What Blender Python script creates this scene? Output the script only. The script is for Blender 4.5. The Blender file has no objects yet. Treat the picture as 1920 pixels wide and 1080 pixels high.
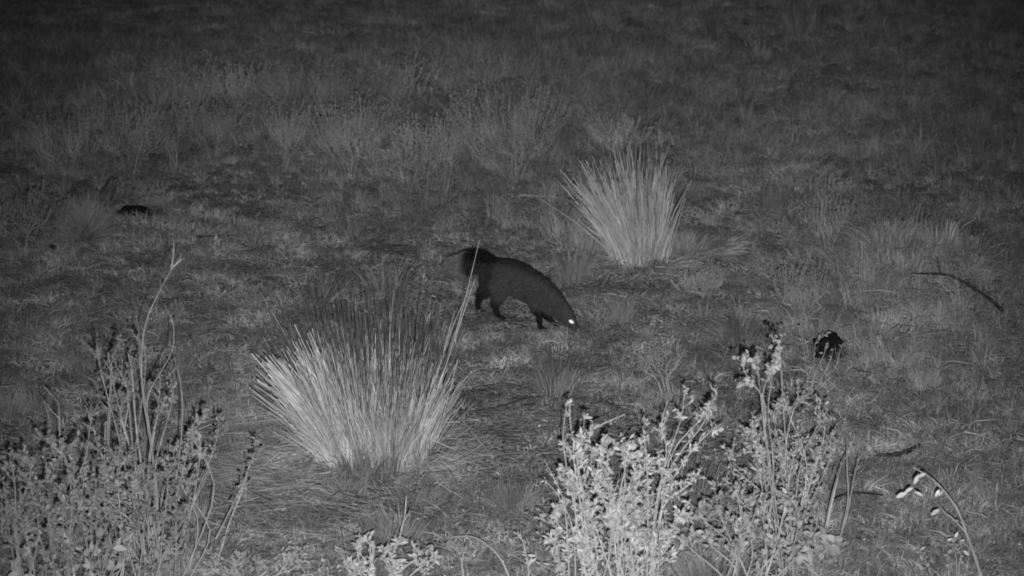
import bpy, math, random
import numpy as np
from mathutils import Vector, Matrix

R = random.Random(7)
NR = np.random.RandomState(11)
scn = bpy.context.scene
col = scn.collection
rad = math.radians

# ------------------------------------------------------------------ camera
CAM = np.array([0.0, 0.0, 5.0])
PITCH, HFOV = rad(19.0), rad(23.0)
F = 960.0 / math.tan(HFOV / 2)
cd = bpy.data.cameras.new('camera'); cam = bpy.data.objects.new('camera', cd); col.objects.link(cam)
cam.location = CAM; cam.rotation_euler = (math.pi / 2 - PITCH, 0, 0)
cd.sensor_width = 36; cd.angle = HFOV; cd.clip_start = 0.1; cd.clip_end = 2000
cd.dof.use_dof = True; cd.dof.focus_distance = 13.2; cd.dof.aperture_fstop = 3.4
scn.camera = cam

# ------------------------------------------------------------------ world: night sky, no colour (infrared picture)
w = bpy.data.worlds.new("World"); scn.world = w; w.use_nodes = True
nt = w.node_tree; nt.nodes.clear()
sky = nt.nodes.new('ShaderNodeTexSky'); sky.sky_type = 'NISHITA'; sky.sun_disc = False
sky.sun_elevation = rad(28); sky.sun_rotation = rad(200)
bw = nt.nodes.new('ShaderNodeRGBToBW'); bg = nt.nodes.new('ShaderNodeBackground'); wo = nt.nodes.new('ShaderNodeOutputWorld')
bg.inputs['Strength'].default_value = 0.013
nt.links.new(sky.outputs[0], bw.inputs[0]); nt.links.new(bw.outputs[0], bg.inputs[0]); nt.links.new(bg.outputs[0], wo.inputs[0])

# the moon, barely there
sd = bpy.data.lights.new('moon', 'SUN'); sd.energy = 0.01; sd.angle = rad(0.5)
so = bpy.data.objects.new('moon', sd); col.objects.link(so)
so.rotation_euler = (rad(62), 0, rad(-20))

# the infrared lamp that lights the photograph, mounted a hand's breadth under the camera
ld = bpy.data.lights.new('infrared_lamp', 'SPOT'); ld.energy = 6250; ld.shadow_soft_size = 0.02
ld.spot_size = rad(34.5); ld.spot_blend = 1.0
lo = bpy.data.objects.new('infrared_lamp', ld); col.objects.link(lo)
LP = Vector((0.07, 0.05, 4.78)); lo.location = LP
AIM = Vector((0.20, 12.3, 0.0))
lo.rotation_euler = (AIM - LP).to_track_quat('-Z', 'Y').to_euler()

scn.view_settings.view_transform = 'Standard'; scn.view_settings.look = 'None'
scn.view_settings.exposure = 0; scn.view_settings.gamma = 1
scn.view_settings.use_curve_mapping = False
scn.cycles.filter_width = 1.9
scn.cycles.max_bounces = 4; scn.cycles.diffuse_bounces = 2; scn.cycles.glossy_bounces = 2

# ------------------------------------------------------------------ noise, terrain, pixel -> place
_L = np.random.RandomState(5).rand(512, 512)
def vnoise(x, y):
    x = np.asarray(x, float); y = np.asarray(y, float)
    xi = np.floor(x).astype(int); yi = np.floor(y).astype(int)
    fx = x - xi; fy = y - yi; fx = fx * fx * (3 - 2 * fx); fy = fy * fy * (3 - 2 * fy)
    a = _L[xi % 512, yi % 512]; b = _L[(xi + 1) % 512, yi % 512]
    c = _L[xi % 512, (yi + 1) % 512]; d = _L[(xi + 1) % 512, (yi + 1) % 512]
    return (a * (1 - fx) + b * fx) * (1 - fy) + (c * (1 - fx) + d * fx) * fy - 0.5
def sst(t):
    t = np.clip(t, 0, 1); return t * t * (3 - 2 * t)
def height(x, y):
    x = np.asarray(x, float); y = np.asarray(y, float)
    r = np.sqrt(x * x + (y - 15) ** 2)
    near = np.exp(-(r / 40.0) ** 2)
    h = 0.16 * vnoise(x * 0.45 + 9, y * 0.45) + 0.055 * vnoise(x * 1.3 + 3, y * 1.3 + 7)
    h = h + 0.022 * vnoise(x * 4 + 1, y * 4) + 0.010 * vnoise(x * 11, y * 11 + 5)
    h = h * (0.25 + 0.75 * near)
    h = h + 0.36 * np.exp(-(((x - 2.42) / 0.55) ** 2 + ((y - 14.2) / 0.75) ** 2))      # mound on the right
    h = h + 0.28 * np.exp(-(((x + 1.6) / 2.4) ** 2 + ((y - 19.0) / 1.3) ** 2))          # shrub ridge
    h = h - 0.6 * sst((y - 20.0) / 7.0) * sst((0.9 - x) / 2.6)                        # hollow behind it
    h = h - 0.25 * sst((x - 3.0) / 1.2) * sst((y - 14.6) / 1.5)
    h = h + 1.5 * vnoise(x * 0.03 + 4, y * 0.03) * (1 - near)
    return h
cP, sP = math.cos(PITCH), math.sin(PITCH)
def crs(a, b):
    a0, a1, a2 = a; b0, b1, b2 = b
    return np.array((a1 * b2 - a2 * b1, a2 * b0 - a0 * b2, a0 * b1 - a1 * b0))
def nl(v): a, b, c = v; return math.sqrt(a * a + b * b + c * c)
def ray(px, py):
    u = (px - 960) / F; v = (540 - py) / F
    return np.array([u, cP + v * sP, -sP + v * cP])
def At(px, py, Y):
    d = ray(px, py); return CAM + d * (Y / d[1])
_T = np.arange(8.0, 60.0, .05)
def G(px, py):
    d = ray(px, py); lo_ = 0; ts = _T
    for step in (1, 2, 3):
        P = CAM[None, :] + d[None, :] * ts[:, None]; under = P[:, 2] < height(P[:, 0], P[:, 1])
        k = int(np.argmax(under)) if under.any() else len(ts) - 1
        ts = np.linspace(ts[max(k - 1, 0)], ts[k], 12)
    return CAM + d * ts[-1]
def ppm(Y):  # photograph pixels per metre at horizontal distance Y (approx)
    return F / (Y * cP + (5.0) * sP)
def gz(x, y): return float(height(x, y))

# ------------------------------------------------------------------ materials (grey: the picture is infrared)
def mat(name, base, var=0.3, rough=0.7, nscale=6.0, rnd=0.25, spec=0.15, trans=0.0, fine=0.0):
    m = bpy.data.materials.new(name); m.use_nodes = True
    n = m.node_tree; n.nodes.clear()
    out = n.nodes.new('ShaderNodeOutputMaterial'); p = n.nodes.new('ShaderNodeBsdfPrincipled')
    p.inputs['Roughness'].default_value = rough; p.inputs['Specular IOR Level'].default_value = spec
    geo = n.nodes.new('ShaderNodeNewGeometry'); noi = n.nodes.new('ShaderNodeTexNoise')
    noi.inputs['Scale'].default_value = nscale; noi.inputs['Detail'].default_value = 4
    n.links.new(geo.outputs['Position'], noi.inputs['Vector'])
    mr = n.nodes.new('ShaderNodeMapRange'); mr.inputs[1].default_value = .3; mr.inputs[2].default_value = .7
    mr.inputs[3].default_value = base * (1 - var); mr.inputs[4].default_value = base * (1 + var)
    n.links.new(noi.outputs['Fac'], mr.inputs[0])
    oi = n.nodes.new('ShaderNodeObjectInfo'); r2 = n.nodes.new('ShaderNodeMapRange')
    r2.inputs[3].default_value = 1 - rnd; r2.inputs[4].default_value = 1 + rnd
    n.links.new(oi.outputs['Random'], r2.inputs[0])
    mul = n.nodes.new('ShaderNodeMath'); mul.operation = 'MULTIPLY'
    n.links.new(mr.outputs[0], mul.inputs[0]); n.links.new(r2.outputs[0], mul.inputs[1])
    at = n.nodes.new('ShaderNodeAttribute'); at.attribute_name = 'tone'
    ad = n.nodes.new('ShaderNodeMath'); ad.operation = 'ADD'; ad.inputs[1].default_value = 1.0
    n.links.new(at.outputs['Fac'], ad.inputs[0])
    m2 = n.nodes.new('ShaderNodeMath'); m2.operation = 'MULTIPLY'
    n.links.new(mul.outputs[0], m2.inputs[0]); n.links.new(ad.outputs[0], m2.inputs[1])
    n.links.new(m2.outputs[0], p.inputs['Base Color'])
    last = p.outputs[0]
    if trans:
        tr = n.nodes.new('ShaderNodeBsdfTranslucent'); mx = n.nodes.new('ShaderNodeMixShader'); mx.inputs[0].default_value = trans
        n.links.new(m2.outputs[0], tr.inputs[0]); n.links.new(p.outputs[0], mx.inputs[1]); n.links.new(tr.outputs[0], mx.inputs[2]); last = mx.outputs[0]
    n.links.new(last, out.inputs[0])
    return m
M = {}
M['turf'] = mat('turf_blades', .285, .5, nscale=3.2, rnd=.5, trans=.2)
M['meadow'] = mat('meadow_blades', .275, .3, nscale=1.1, rnd=.4, trans=.2)
M['litter'] = mat('dry_litter', .36, .4, nscale=3, rnd=.6)
M['tussock'] = mat('dry_tussock_blades', .55, .25, nscale=9, rnd=.1, trans=.15)
M['stalk'] = mat('dry_stalks', .36, .3, nscale=8, rnd=.1)
M['darkstalk'] = mat('dark_grass_stalks', .09, .3, nscale=8, rnd=.1)
M['thatch'] = mat('flattened_straw', .30, .4, nscale=7, rnd=.2, trans=.1)
M['heath'] = mat('heath_leaves', .29, .3, nscale=4, rnd=.2)
M['heathwood'] = mat('heath_wood', .27, .35, nscale=9, rnd=.2)
M['fuzz'] = mat('soft_bush_twigs', .25, .25, nscale=4, rnd=.1)
M['leafbright'] = mat('pale_leaves', .50, .2, nscale=5, rnd=.25, spec=.3, rough=.5, trans=.2)
M['leafmid'] = mat('mid_leaves', .42, .3, nscale=5, rnd=.25, trans=.2)
M['leaffar'] = mat('left_leaves', .29, .3, nscale=4, rnd=.2, trans=.2)
M['leafwhite'] = mat('white_leaves', .68, .08, nscale=12, rnd=.05, spec=.5, rough=.35, trans=.1)
M['wood'] = mat('grey_stems', .36, .3, nscale=14, rnd=.15)
M['woodpale'] = mat('pale_stems', .46, .2, nscale=14, rnd=.1)
M['charred'] = mat('dark_dead_wood', .035, .5, nscale=20, rnd=.1)
M['dull'] = mat('dull_grass_blades', .22, .35, nscale=5, rnd=.2, trans=.2)
M['palegrass'] = mat('pale_mound_grass', .36, .35, nscale=5, rnd=.2, trans=.2)
M['heathdark'] = mat('dim_dead_stump', .09, .4, nscale=16, rnd=0)
M['stone'] = mat('black_stone', .012, .4, nscale=14, rnd=0, spec=.1)

def ground_mat():
    m = bpy.data.materials.new('soil_and_thatch'); m.use_nodes = True; n = m.node_tree
    p = n.nodes['Principled BSDF']; p.inputs['Roughness'].default_value = .95; p.inputs['Specular IOR Level'].default_value = .05
    geo = n.nodes.new('ShaderNodeNewGeometry')
    def noi(s, d):
        t = n.nodes.new('ShaderNodeTexNoise'); t.inputs['Scale'].default_value = s; t.inputs['Detail'].default_value = d
        n.links.new(geo.outputs['Position'], t.inputs['Vector']); return t
    a, b = noi(1.4, 6), noi(38, 5)
    ra = n.nodes.new('ShaderNodeMapRange'); ra.inputs[1].default_value = .3; ra.inputs[2].default_value = .7; ra.inputs[3].default_value = .17; ra.inputs[4].default_value = .28
    rb = n.nodes.new('ShaderNodeMapRange'); rb.inputs[1].default_value = .35; rb.inputs[2].default_value = .68; rb.inputs[3].default_value = .55; rb.inputs[4].default_value = 1.5
    n.links.new(a.outputs[0], ra.inputs[0]); n.links.new(b.outputs[0], rb.inputs[0])
    mu = n.nodes.new('ShaderNodeMath'); mu.operation = 'MULTIPLY'
    n.links.new(ra.outputs[0], mu.inputs[0]); n.links.new(rb.outputs[0], mu.inputs[1]); n.links.new(mu.outputs[0], p.inputs['Base Color'])
    bp = n.nodes.new('ShaderNodeBump'); bp.inputs['Strength'].default_value = .9; bp.inputs['Distance'].default_value = .03
    n.links.new(b.outputs[0], bp.inputs['Height']); n.links.new(bp.outputs[0], p.inputs['Normal'])
    return m
M['ground'] = ground_mat()

# ------------------------------------------------------------------ mesh helpers
class MB:
    def __init__(s): s.v = []; s.f = []; s.t = []
    def tube(s, pts, r0, r1=None, sides=4, tone=0.0):
        pts = [np.asarray(p, float) for p in pts]; n = len(pts)
        if r1 is None: r1 = r0
        rr = [r0 + (r1 - r0) * i / (n - 1) for i in range(n)] if not hasattr(r0, '__len__') else r0
        base = len(s.v)
        for i, p in enumerate(pts):
            d = pts[min(i + 1, n - 1)] - pts[max(i - 1, 0)]
            L = nl(d); d = d / L if L > 1e-9 else np.array([0, 0, 1.])
            a = crs(d, [0.31, 0.2, 0.93] if abs(d[2]) < .9 else [1., 0, 0]); a /= nl(a); b = crs(d, a)
            for k in range(sides):
                th = 2 * math.pi * k / sides
                s.v.append(p + (a * math.cos(th) + b * math.sin(th)) * rr[i]); s.t.append(tone)
        for i in range(n - 1):
            for k in range(sides):
                k2 = (k + 1) % sides
                s.f.append((base + i * sides + k, base + i * sides + k2, base + (i + 1) * sides + k2, base + (i + 1) * sides + k))
        s.f.append(tuple(base + (n - 1) * sides + k for k in range(sides)))
    def ribbon(s, pts, w0, face, tone=0.0, tip=0.1):
        # flat blade along pts; face = direction it roughly faces
        pts = [np.asarray(p, float) for p in pts]; n = len(pts); base = len(s.v); face = np.asarray(face, float)
        for i, p in enumerate(pts):
            d = pts[min(i + 1, n - 1)] - pts[max(i - 1, 0)]
            sd_ = crs(d, face); L = nl(sd_); sd_ = sd_ / L if L > 1e-9 else np.array([1., 0, 0])
            t = i / (n - 1); ww = w0 * (1 - (1 - tip) * t ** 2.2) / 2
            s.v.append(p - sd_ * ww); s.v.append(p + sd_ * ww); s.t += [tone, tone]
        for i in range(n - 1):
            a = base + 2 * i; s.f.append((a, a + 1, a + 3, a + 2))
    def leaf(s, p, d, up, L, W, tone=0.0, simple=False):
        p = np.asarray(p, float); d = np.asarray(d, float); d = d / nl(d)
        sd_ = crs(d, up); q = nl(sd_); sd_ = sd_ / q if q > 1e-6 else np.array([1., 0, 0]); nn = crs(sd_, d)
        b = len(s.v)
        if simple:
            for q_ in (p, p + d * L * .5 + sd_ * W / 2, p + d * L, p + d * L * .5 - sd_ * W / 2): s.v.append(q_); s.t.append(tone)
            s.f.append((b, b + 1, b + 2, b + 3)); return
        prof = [(0, .06), (.25, .8), (.5, 1.), (.78, .62), (1, 0.04)]
        for t, ww in prof:
            c = p + d * L * t - nn * L * .18 * t * t
            s.v += [c + sd_ * W / 2 * ww + nn * W * .16 * ww, c, c - sd_ * W / 2 * ww + nn * W * .16 * ww]; s.t += [tone, tone * .9 - .03, tone]
        for i in range(4):
            a = b + 3 * i; s.f += [(a, a + 1, a + 4, a + 3), (a + 1, a + 2, a + 5, a + 4)]
    def build(s, name, m, parent=None, origin=None, smooth=False):
        me = bpy.data.meshes.new(name); v = np.array(s.v, dtype=float)
        if origin is not None: v = v - np.asarray(origin)
        me.from_pydata(v.tolist(), [], s.f)
        a = me.attributes.new('tone', 'FLOAT', 'POINT'); a.data.foreach_set('value', np.array(s.t, dtype=np.float32))
        if smooth: me.polygons.foreach_set('use_smooth', [True] * len(me.polygons))
        me.materials.append(m); o = bpy.data.objects.new(name, me); col.objects.link(o)
        if parent is not None: o.parent = parent
        elif origin is not None: o.location = origin
        return o
def thing(name, label, cat, loc, group=None):
    o = bpy.data.objects.new(name, None); col.objects.link(o); o.location = Vector(loc); o.empty_display_size = .1
    tag(o, label, cat, group); return o
def tag(o, label, cat, group=None, kind=None):
    if label: o['label'] = label
    if cat: o['category'] = cat
    if group: o['group'] = group
    if kind: o['kind'] = kind
    return o
def nrm(v): v = np.asarray(v, float); return v / (nl(v) + 1e-12)
def rv(r=R): return np.array([r.gauss(0, 1), r.gauss(0, 1), r.gauss(0, 1)])
def spline(pts, n):
    pts = [np.asarray(p, float) for p in pts]; P = [2 * pts[0] - pts[1]] + pts + [2 * pts[-1] - pts[-2]]; out = []
    m = len(pts) - 1
    for k in range(n):
        u = k / (n - 1) * m; i = min(int(u), m - 1); t = u - i
        a, b, c, d = P[i], P[i + 1], P[i + 2], P[i + 3]
        out.append(.5 * ((2 * b) + (-a + c) * t + (2 * a - 5 * b + 4 * c - d) * t * t + (-a + 3 * b - 3 * c + d) * t ** 3))
    return out

# ------------------------------------------------------------------ ground
def make_ground():
    n = 330
    u = np.linspace(-1, 1, n)
    gx = 7.0 * u + 500 * u ** 9; gy = 17 + 9.5 * u + 500 * np.sign(u) * np.abs(u) ** 9
    X, Y = np.meshgrid(gx, gy, indexing='ij'); Z = height(X, Y)
    v = np.stack([X, Y, Z], -1).reshape(-1, 3)
    idx = np.arange(n * n).reshape(n, n)
    f = np.stack([idx[:-1, :-1], idx[1:, :-1], idx[1:, 1:], idx[:-1, 1:]], -1).reshape(-1, 4)
    me = bpy.data.meshes.new('ground'); me.from_pydata(v.tolist(), [], f.tolist()); me.materials.append(M['ground'])
    me.polygons.foreach_set('use_smooth', [True] * len(me.polygons))
    o = bpy.data.objects.new('ground', me); col.objects.link(o); o['kind'] = 'structure'
make_ground()

# ------------------------------------------------------------------ scattered ground cover (geometry nodes)
def clump(seed, nb, rad_, hmin, hmax, wid, lean, m, seg=3):
    r = random.Random(seed); b = MB()
    for _ in range(nb):
        a = r.uniform(0, 6.283); q = rad_ * math.sqrt(r.random()); x, y = q * math.cos(a), q * math.sin(a)
        L = r.uniform(hmin, hmax); ln = abs(r.gauss(0, lean)) + .05; az = a + r.gauss(0, .9)
        dx, dy = math.cos(az), math.sin(az); pts = []
        for i in range(seg):
            t = i / (seg - 1); k = ln * t * t
            pts.append((x + dx * L * (k + .15 * ln * t), y + dy * L * (k + .15 * ln * t), L * t * max(.25, 1 - .45 * ln * t) - .004))
        fa = r.uniform(0, 6.283)
        b.ribbon(pts, wid * r.uniform(.6, 1.3), (math.cos(fa), math.sin(fa), .3), tone=r.uniform(-.35, .45), tip=.12)
    return b
def litter(seed):
    r = random.Random(seed); b = MB()
    for _ in range(9):
        x, y = r.gauss(0, .05), r.gauss(0, .05); a = r.uniform(0, 6.28); L = r.uniform(.012, .05)
        d = np.array([math.cos(a), math.sin(a), r.gauss(0, .25)])
        b.leaf((x, y, .012 + r.random() * .02), d, (r.gauss(0, .4), r.gauss(0, .4), 1), L, r.uniform(.003, .008), tone=r.uniform(-.5, .6), simple=True)
    return b
def scatter(name, variants, pts, rots, scl, idx, label, m):
    me = bpy.data.meshes.new(name); me.vertices.add(len(pts)); me.vertices.foreach_set('co', pts.astype(np.float32).ravel())
    a = me.attributes.new('rot', 'FLOAT_VECTOR', 'POINT'); a.data.foreach_set('vector', rots.astype(np.float32).ravel())
    a = me.attributes.new('scl', 'FLOAT_VECTOR', 'POINT'); a.data.foreach_set('vector', scl.astype(np.float32).ravel())
    a = me.attributes.new('idx', 'INT', 'POINT'); a.data.foreach_set('value', idx.astype(np.int32))
    me.materials.append(m)
    o = bpy.data.objects.new(name, me); col.objects.link(o); tag(o, label, None, kind='stuff')
    ng = bpy.data.node_groups.new(name, 'GeometryNodeTree')
    ng.interface.new_socket('Geometry', in_out='INPUT', socket_type='NodeSocketGeometry')
    ng.interface.new_socket('Geometry', in_out='OUTPUT', socket_type='NodeSocketGeometry')
    N = ng.nodes.new; gi = N('NodeGroupInput'); go = N('NodeGroupOutput'); iop = N('GeometryNodeInstanceOnPoints')
    jn = N('GeometryNodeJoinGeometry')
    for k, b in enumerate(variants):
        vm = bpy.data.meshes.new(name + '_blades'); vm.from_pydata([list(map(float, q)) for q in b.v], [], b.f)
        ta = vm.attributes.new('tone', 'FLOAT', 'POINT'); ta.data.foreach_set('value', np.array(b.t, dtype=np.float32))
        vm.materials.append(m); vo = bpy.data.objects.new(name + '_blades', vm)
        oi = N('GeometryNodeObjectInfo'); oi.inputs['Object'].default_value = vo
        g2 = N('GeometryNodeGeometryToInstance'); ng.links.new(oi.outputs['Geometry'], g2.inputs[0]); ng.links.new(g2.outputs[0], jn.inputs[0])
    def na(nm, ty):
        x = N('GeometryNodeInputNamedAttribute'); x.data_type = ty; x.inputs['Name'].default_value = nm
        return next(s_ for s_ in x.outputs if s_.enabled and s_.name == 'Attribute')
    ng.links.new(gi.outputs[0], iop.inputs['Points']); ng.links.new(jn.outputs[0], iop.inputs['Instance'])
    iop.inputs['Pick Instance'].default_value = True
    ng.links.new(na('idx', 'INT'), iop.inputs['Instance Index']); ng.links.new(na('rot', 'FLOAT_VECTOR'), iop.inputs['Rotation'])
    ng.links.new(na('scl', 'FLOAT_VECTOR'), iop.inputs['Scale']); ng.links.new(iop.outputs[0], go.inputs[0])
    md = o.modifiers.new('scatter', 'NODES'); md.node_group = ng
    return o
def region(n, y0=8.8, y1=31.0):
    # points spread over the piece of meadow the camera could see from here or a step aside
    y = NR.uniform(y0, y1, n * 2); x = NR.uniform(-1, 1, n * 2) * (0.27 * 31 + 1.3)
    k = np.abs(x) < .235 * y + 1.1; return x[k][:n], y[k][:n]
def put(name, variants, x, y, sx, label, m, tilt=.12):
    n = len(x); z = height(x, y); P = np.stack([x, y, z], -1)
    rot = np.stack([NR.normal(0, tilt, n), NR.normal(0, tilt, n), NR.uniform(0, 6.283, n)], -1)
    return scatter(name, variants, P, rot, sx, NR.randint(0, len(variants), n), label, m)
def near_animal(x, y):  # the animal has trodden the grass under it
    ax, ay = ANI[0], ANI[1]; u = (x - ax) * .86 - (y - ay) * .51; v = (x - ax) * .51 + (y - ay) * .86
    return np.exp(-((u / .36) ** 4 + ((v + .05) / .22) ** 4))
ANI = G(970, 604)
# short turf
x, y = region(100000)
dn = vnoise(x * 1.1 + 40, y * 1.1) + .6 * vnoise(x * 3.7, y * 3.7 + 20)
k = NR.rand(len(x)) < np.clip(.75 + dn * .9, .3, 1); x, y, dn = x[k], y[k], dn[k]
s = (.75 + .7 * np.clip(dn + .3, 0, 1)) * NR.uniform(.6, 1.35, len(x)) * (1 - .6 * near_animal(x, y)); s3 = np.stack([s * 1.1, s * 1.1, s * NR.uniform(.6, 1.2, len(x))], -1)
put('turf', [clump(100 + i, 26, .06, .02, .06, .0042, .9, M['turf']) for i in range(8)], x, y, s3, 'short patchy grass turf covering the whole ground', M['turf'])
# taller loose grass in patches
x, y = region(46000)
dn = vnoise(x * .55 + 17, y * .55 + 3) + .5 * vnoise(x * 1.9 + 8, y * 1.9)
mound = np.exp(-(((x - 2.42) / 0.75) ** 2 + ((y - 14.1) / .9) ** 2)); far = sst((y - 15) / 4) * sst((x + .2) / 1.2)
bare = np.exp(-(((x - .1) / 1.5) ** 2 + ((y - 12.6) / 2.4) ** 2))
ridge = np.exp(-(((x + 1.4) / 2.6) ** 4 + ((y - 18.2) / 2.2) ** 4))
prob = np.clip(.20 + .35 * ridge + dn * .75 + mound * .9 + far * .3 - bare * .3 - near_animal(x, y), .0, 1)
k = NR.rand(len(x)) < prob; x, y, pr, mo = x[k], y[k], prob[k], mound[k]
s = NR.uniform(.45, 1.1, len(x)) * (.6 + .55 * pr); s3 = np.stack([s, s, s * NR.uniform(.8, 1.25, len(x))], -1)
put('meadow_grass', [clump(200 + i, 34, .05, .07, .20, .0042, .55, M['meadow'], 4) for i in range(10)], x, y, s3, 'loose taller meadow grass growing in soft patches', M['meadow'])
# dry bits
x, y = region(13000); s = NR.uniform(.4, 1.0, len(x))
put('dry_litter', [litter(300 + i) for i in range(6)], x, y, np.stack([s, s, s], -1), 'dry leaf and straw litter scattered over the turf', M['litter'])

# ------------------------------------------------------------------ grass tussocks
def tussock(name, label, base, nb, r0, L, az_tilt, wid, stalks, sL, mb='tussock', ms='stalk', group='grass tussocks', bend=.10, lift=(0, 0), darkst=0):
    """base point, ring radius, blade length range, az_tilt(u,v)->tilt vector"""
    r = R; t = thing(name, label, 'grass tussock', base, group)
    B = MB(); bun = []
    for _ in range(max(8, nb // 20)):
        a = r.uniform(0, 6.283); q = math.sqrt(r.random()); tv = az_tilt(q * math.cos(a), q * math.sin(a), r)
        bun.append((q, q * math.cos(a) * r0[0], q * math.sin(a) * r0[1], tv, r.uniform(*L) * (1 - .18 * q * q), r.uniform(-.22, .2)))
    for _ in range(nb):
        q, x, y, tv, LL, btn = r.choice(bun); x += r.gauss(0, .018); y += r.gauss(0, .018); LL *= r.uniform(.6, 1.15)
        tv = (tv[0] + r.gauss(0, .085), tv[1] + r.gauss(0, .085))
        d = nrm([tv[0], tv[1], 1]); z0 = gz(base[0] + x, base[1] + y) - base[2] - .01
        side = nrm([r.gauss(0, 1), r.gauss(0, 1), 0]); bb = r.gauss(0, bend) * LL; out_ = (np.array([tv[0], tv[1], 0]) * .20 - np.array([0, 0, .05 * (tv[0] ** 2 + tv[1] ** 2) * 4])) * LL
        pts = [np.array([x, y, z0]) + d * LL * u + (side * bb + out_) * u * u for u in (0, .3, .65, 1)]
        e_ = r.random()
        if e_ < .07:    # broken, its end hanging
            pts[3] = pts[2] + np.array([tv[0], tv[1], 0]) * .25 * LL + rv(r) * .04 + np.array([0, 0, -.10 * LL])
        elif e_ < .22:  # short blades in a darker tone splayed low round the foot
            o_ = nrm([x, y - .1, 0]); pts = [pts[0] + o_ * .04 + (o_ * .30 + rv(r) * .05) * u + np.array([0, 0, .22 * LL * u * (1.5 - u)]) for u in (0, .3, .65, 1)]; btn -= .35
        fa = r.uniform(-1.2, 1.2)
        B.ribbon(pts, wid * r.uniform(.6, 1.3), (math.sin(fa), -math.cos(fa), .25), tone=btn + r.uniform(-.3, .25), tip=.45)
    o = B.build('blades', M[mb], t); o['kind'] = 'stuff'
    if stalks:
        S = MB(); D = MB()
        for j in range(stalks):
            a = r.uniform(0, 6.283); q = math.sqrt(r.random()); x, y = q * math.cos(a) * r0[0], q * math.sin(a) * r0[1]
            tv = az_tilt(q * math.cos(a), q * math.sin(a), r); LL = r.uniform(*sL); d = nrm([tv[0], tv[1], 1])
            side = nrm(rv(r)); bb = r.gauss(0, .05) * LL
            pts = [np.array([x, y, gz(base[0] + x, base[1] + y) - base[2] - .01]) + d * LL * u + side * bb * u * u for u in (0, .5, 1)]
            (D if j < darkst else S).tube(pts, .0017, .0009, 3, tone=r.uniform(-.4, .4))
        o = S.build('stalks', M[ms], t); o['kind'] = 'stuff'
        if D.v: o = D.build('stalks', M['darkstalk'], t); o['kind'] = 'stuff'
    return t
# the big one, left of centre
b1 = G(702, 856)
def az1(cx, cy, r): return (cx * .24 - .05 - (.20 * r.random() if cx < -.35 else 0) + r.gauss(0, .10), cy * .30 + .05 + r.gauss(0, .12))
T1 = tussock('grass_tussock', 'large pale dry grass tussock in front of and left of the animal', b1, 6800, (.26, .26), (.34, .62), az1, .0048, 520, (.58, .90), darkst=490)
sb = MB(); Yb = b1[1]
def rel(p, o): return np.asarray(p) - np.asarray(o)
for pl in ([(806, 780), (846, 655), (876, 545), (899, 450)], [(800, 780), (838, 680), (868, 590), (890, 525)], [(790, 780), (822, 690), (850, 610), (878, 548)]):
    m_ = MB(); m_.tube(spline([rel(At(px, py, Yb - .02 + .01 * i), b1) for i, (px, py) in enumerate(pl)], 9), .0032, .0013, 5, tone=.3)
    m_.build('stalk', M['stalk'], T1)
# bundle of leaf sheaths fanned to the left
sh = MB()
for _ in range(90):
    u = R.random() ** 1.5; px0, py0 = 600 + u * 70 + R.gauss(0, 8), 790 + R.uniform(-10, 30); px1, py1 = 498 + u * 95 + R.gauss(0, 14), 700 - u * 55 + R.gauss(0, 20)
    Y0 = Yb - .12 + R.gauss(0, .05); a = rel(At(px0, py0, Y0), b1); c = rel(At(px1, py1, Y0 + R.gauss(0, .06)), b1)
    sh.ribbon(spline([a, (a + c) / 2 + rv() * .008, c], 4), .008, (R.gauss(0, .6), -1, .2), tone=R.uniform(-.45, .2), tip=.5)
o = sh.build('blades', M['tussock'], T1); o['kind'] = 'stuff'
# the upright one right of the animal
b2 = G(1198, 498)
def az2(cx, cy, r):
    return (cx * .10 - .10 + r.gauss(0, .07) - (.30 * r.random() + .05 if cx < 0 and r.random() < .5 else 0), cy * .2 + .04 + r.gauss(0, .1))
T2 = tussock('grass_tussock', 'tall pale upright grass tussock standing behind and right of the animal', b2, 2700, (.14, .13), (.34, .74), az2, .0056, 170, (.5, .8), darkst=120)
# small tussocks and tufts
def tuft(px, py, hpx, wpx, n, label, mb='meadow', st=0, darkst=0, group='small grass tufts', name='grass_tuft', lean=0.0, tilt=.28):
    b = G(px, py); s_ = ppm(b[1]); h = hpx / s_; w_ = wpx / s_ / 2
    def az(cx, cy, r): return (cx * tilt + lean + r.gauss(0, .16), cy * .25 + r.gauss(0, .16))
    return tussock(name, label, b, n, (w_ * .55, w_ * .45), (h * .55, h * .95), az, .0055, st, (h * .9, h * 1.35), mb=mb, group=group, darkst=darkst)
tuft(1040, 738, 72, 95, 330, 'small soft grass tussock with dark stalks below the animal\'s nose', 'dull', 80, 80)
tuft(575, 815, 48, 120, 230, 'low dull curled grass at the left end of the big tussock\'s foot', 'dull', tilt=.9, group='grass skirts of the big tussock')
tuft(625, 862, 92, 120, 230, 'dull ragged grass at the left front of the big tussock\'s foot', 'dull', tilt=.45, group='grass skirts of the big tussock')
tuft(675, 898, 92, 130, 230, 'dull ragged grass at the front of the big tussock\'s foot', 'dull', tilt=.4, group='grass skirts of the big tussock')
tuft(735, 905, 92, 120, 230, 'dull ragged grass at the front right of the big tussock\'s foot', 'dull', tilt=.45, group='grass skirts of the big tussock')
tuft(795, 875, 92, 110, 230, 'dull ragged grass at the right side of the big tussock\'s foot', 'dull', tilt=.5, group='grass skirts of the big tussock')
tuft(645, 930, 48, 150, 230, 'low dull curled grass just below the front of the big tussock', 'dull', tilt=.9, group='grass skirts of the big tussock')
tuft(780, 935, 48, 120, 230, 'low dull curled grass just below the right side of the big tussock', 'dull', tilt=.9, group='grass skirts of the big tussock')
tuft(1150, 512, 34, 80, 170, 'low dull grass at the left of the upright tussock\'s foot', 'dull', tilt=.9, group='grass skirts of the upright tussock')
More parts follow.
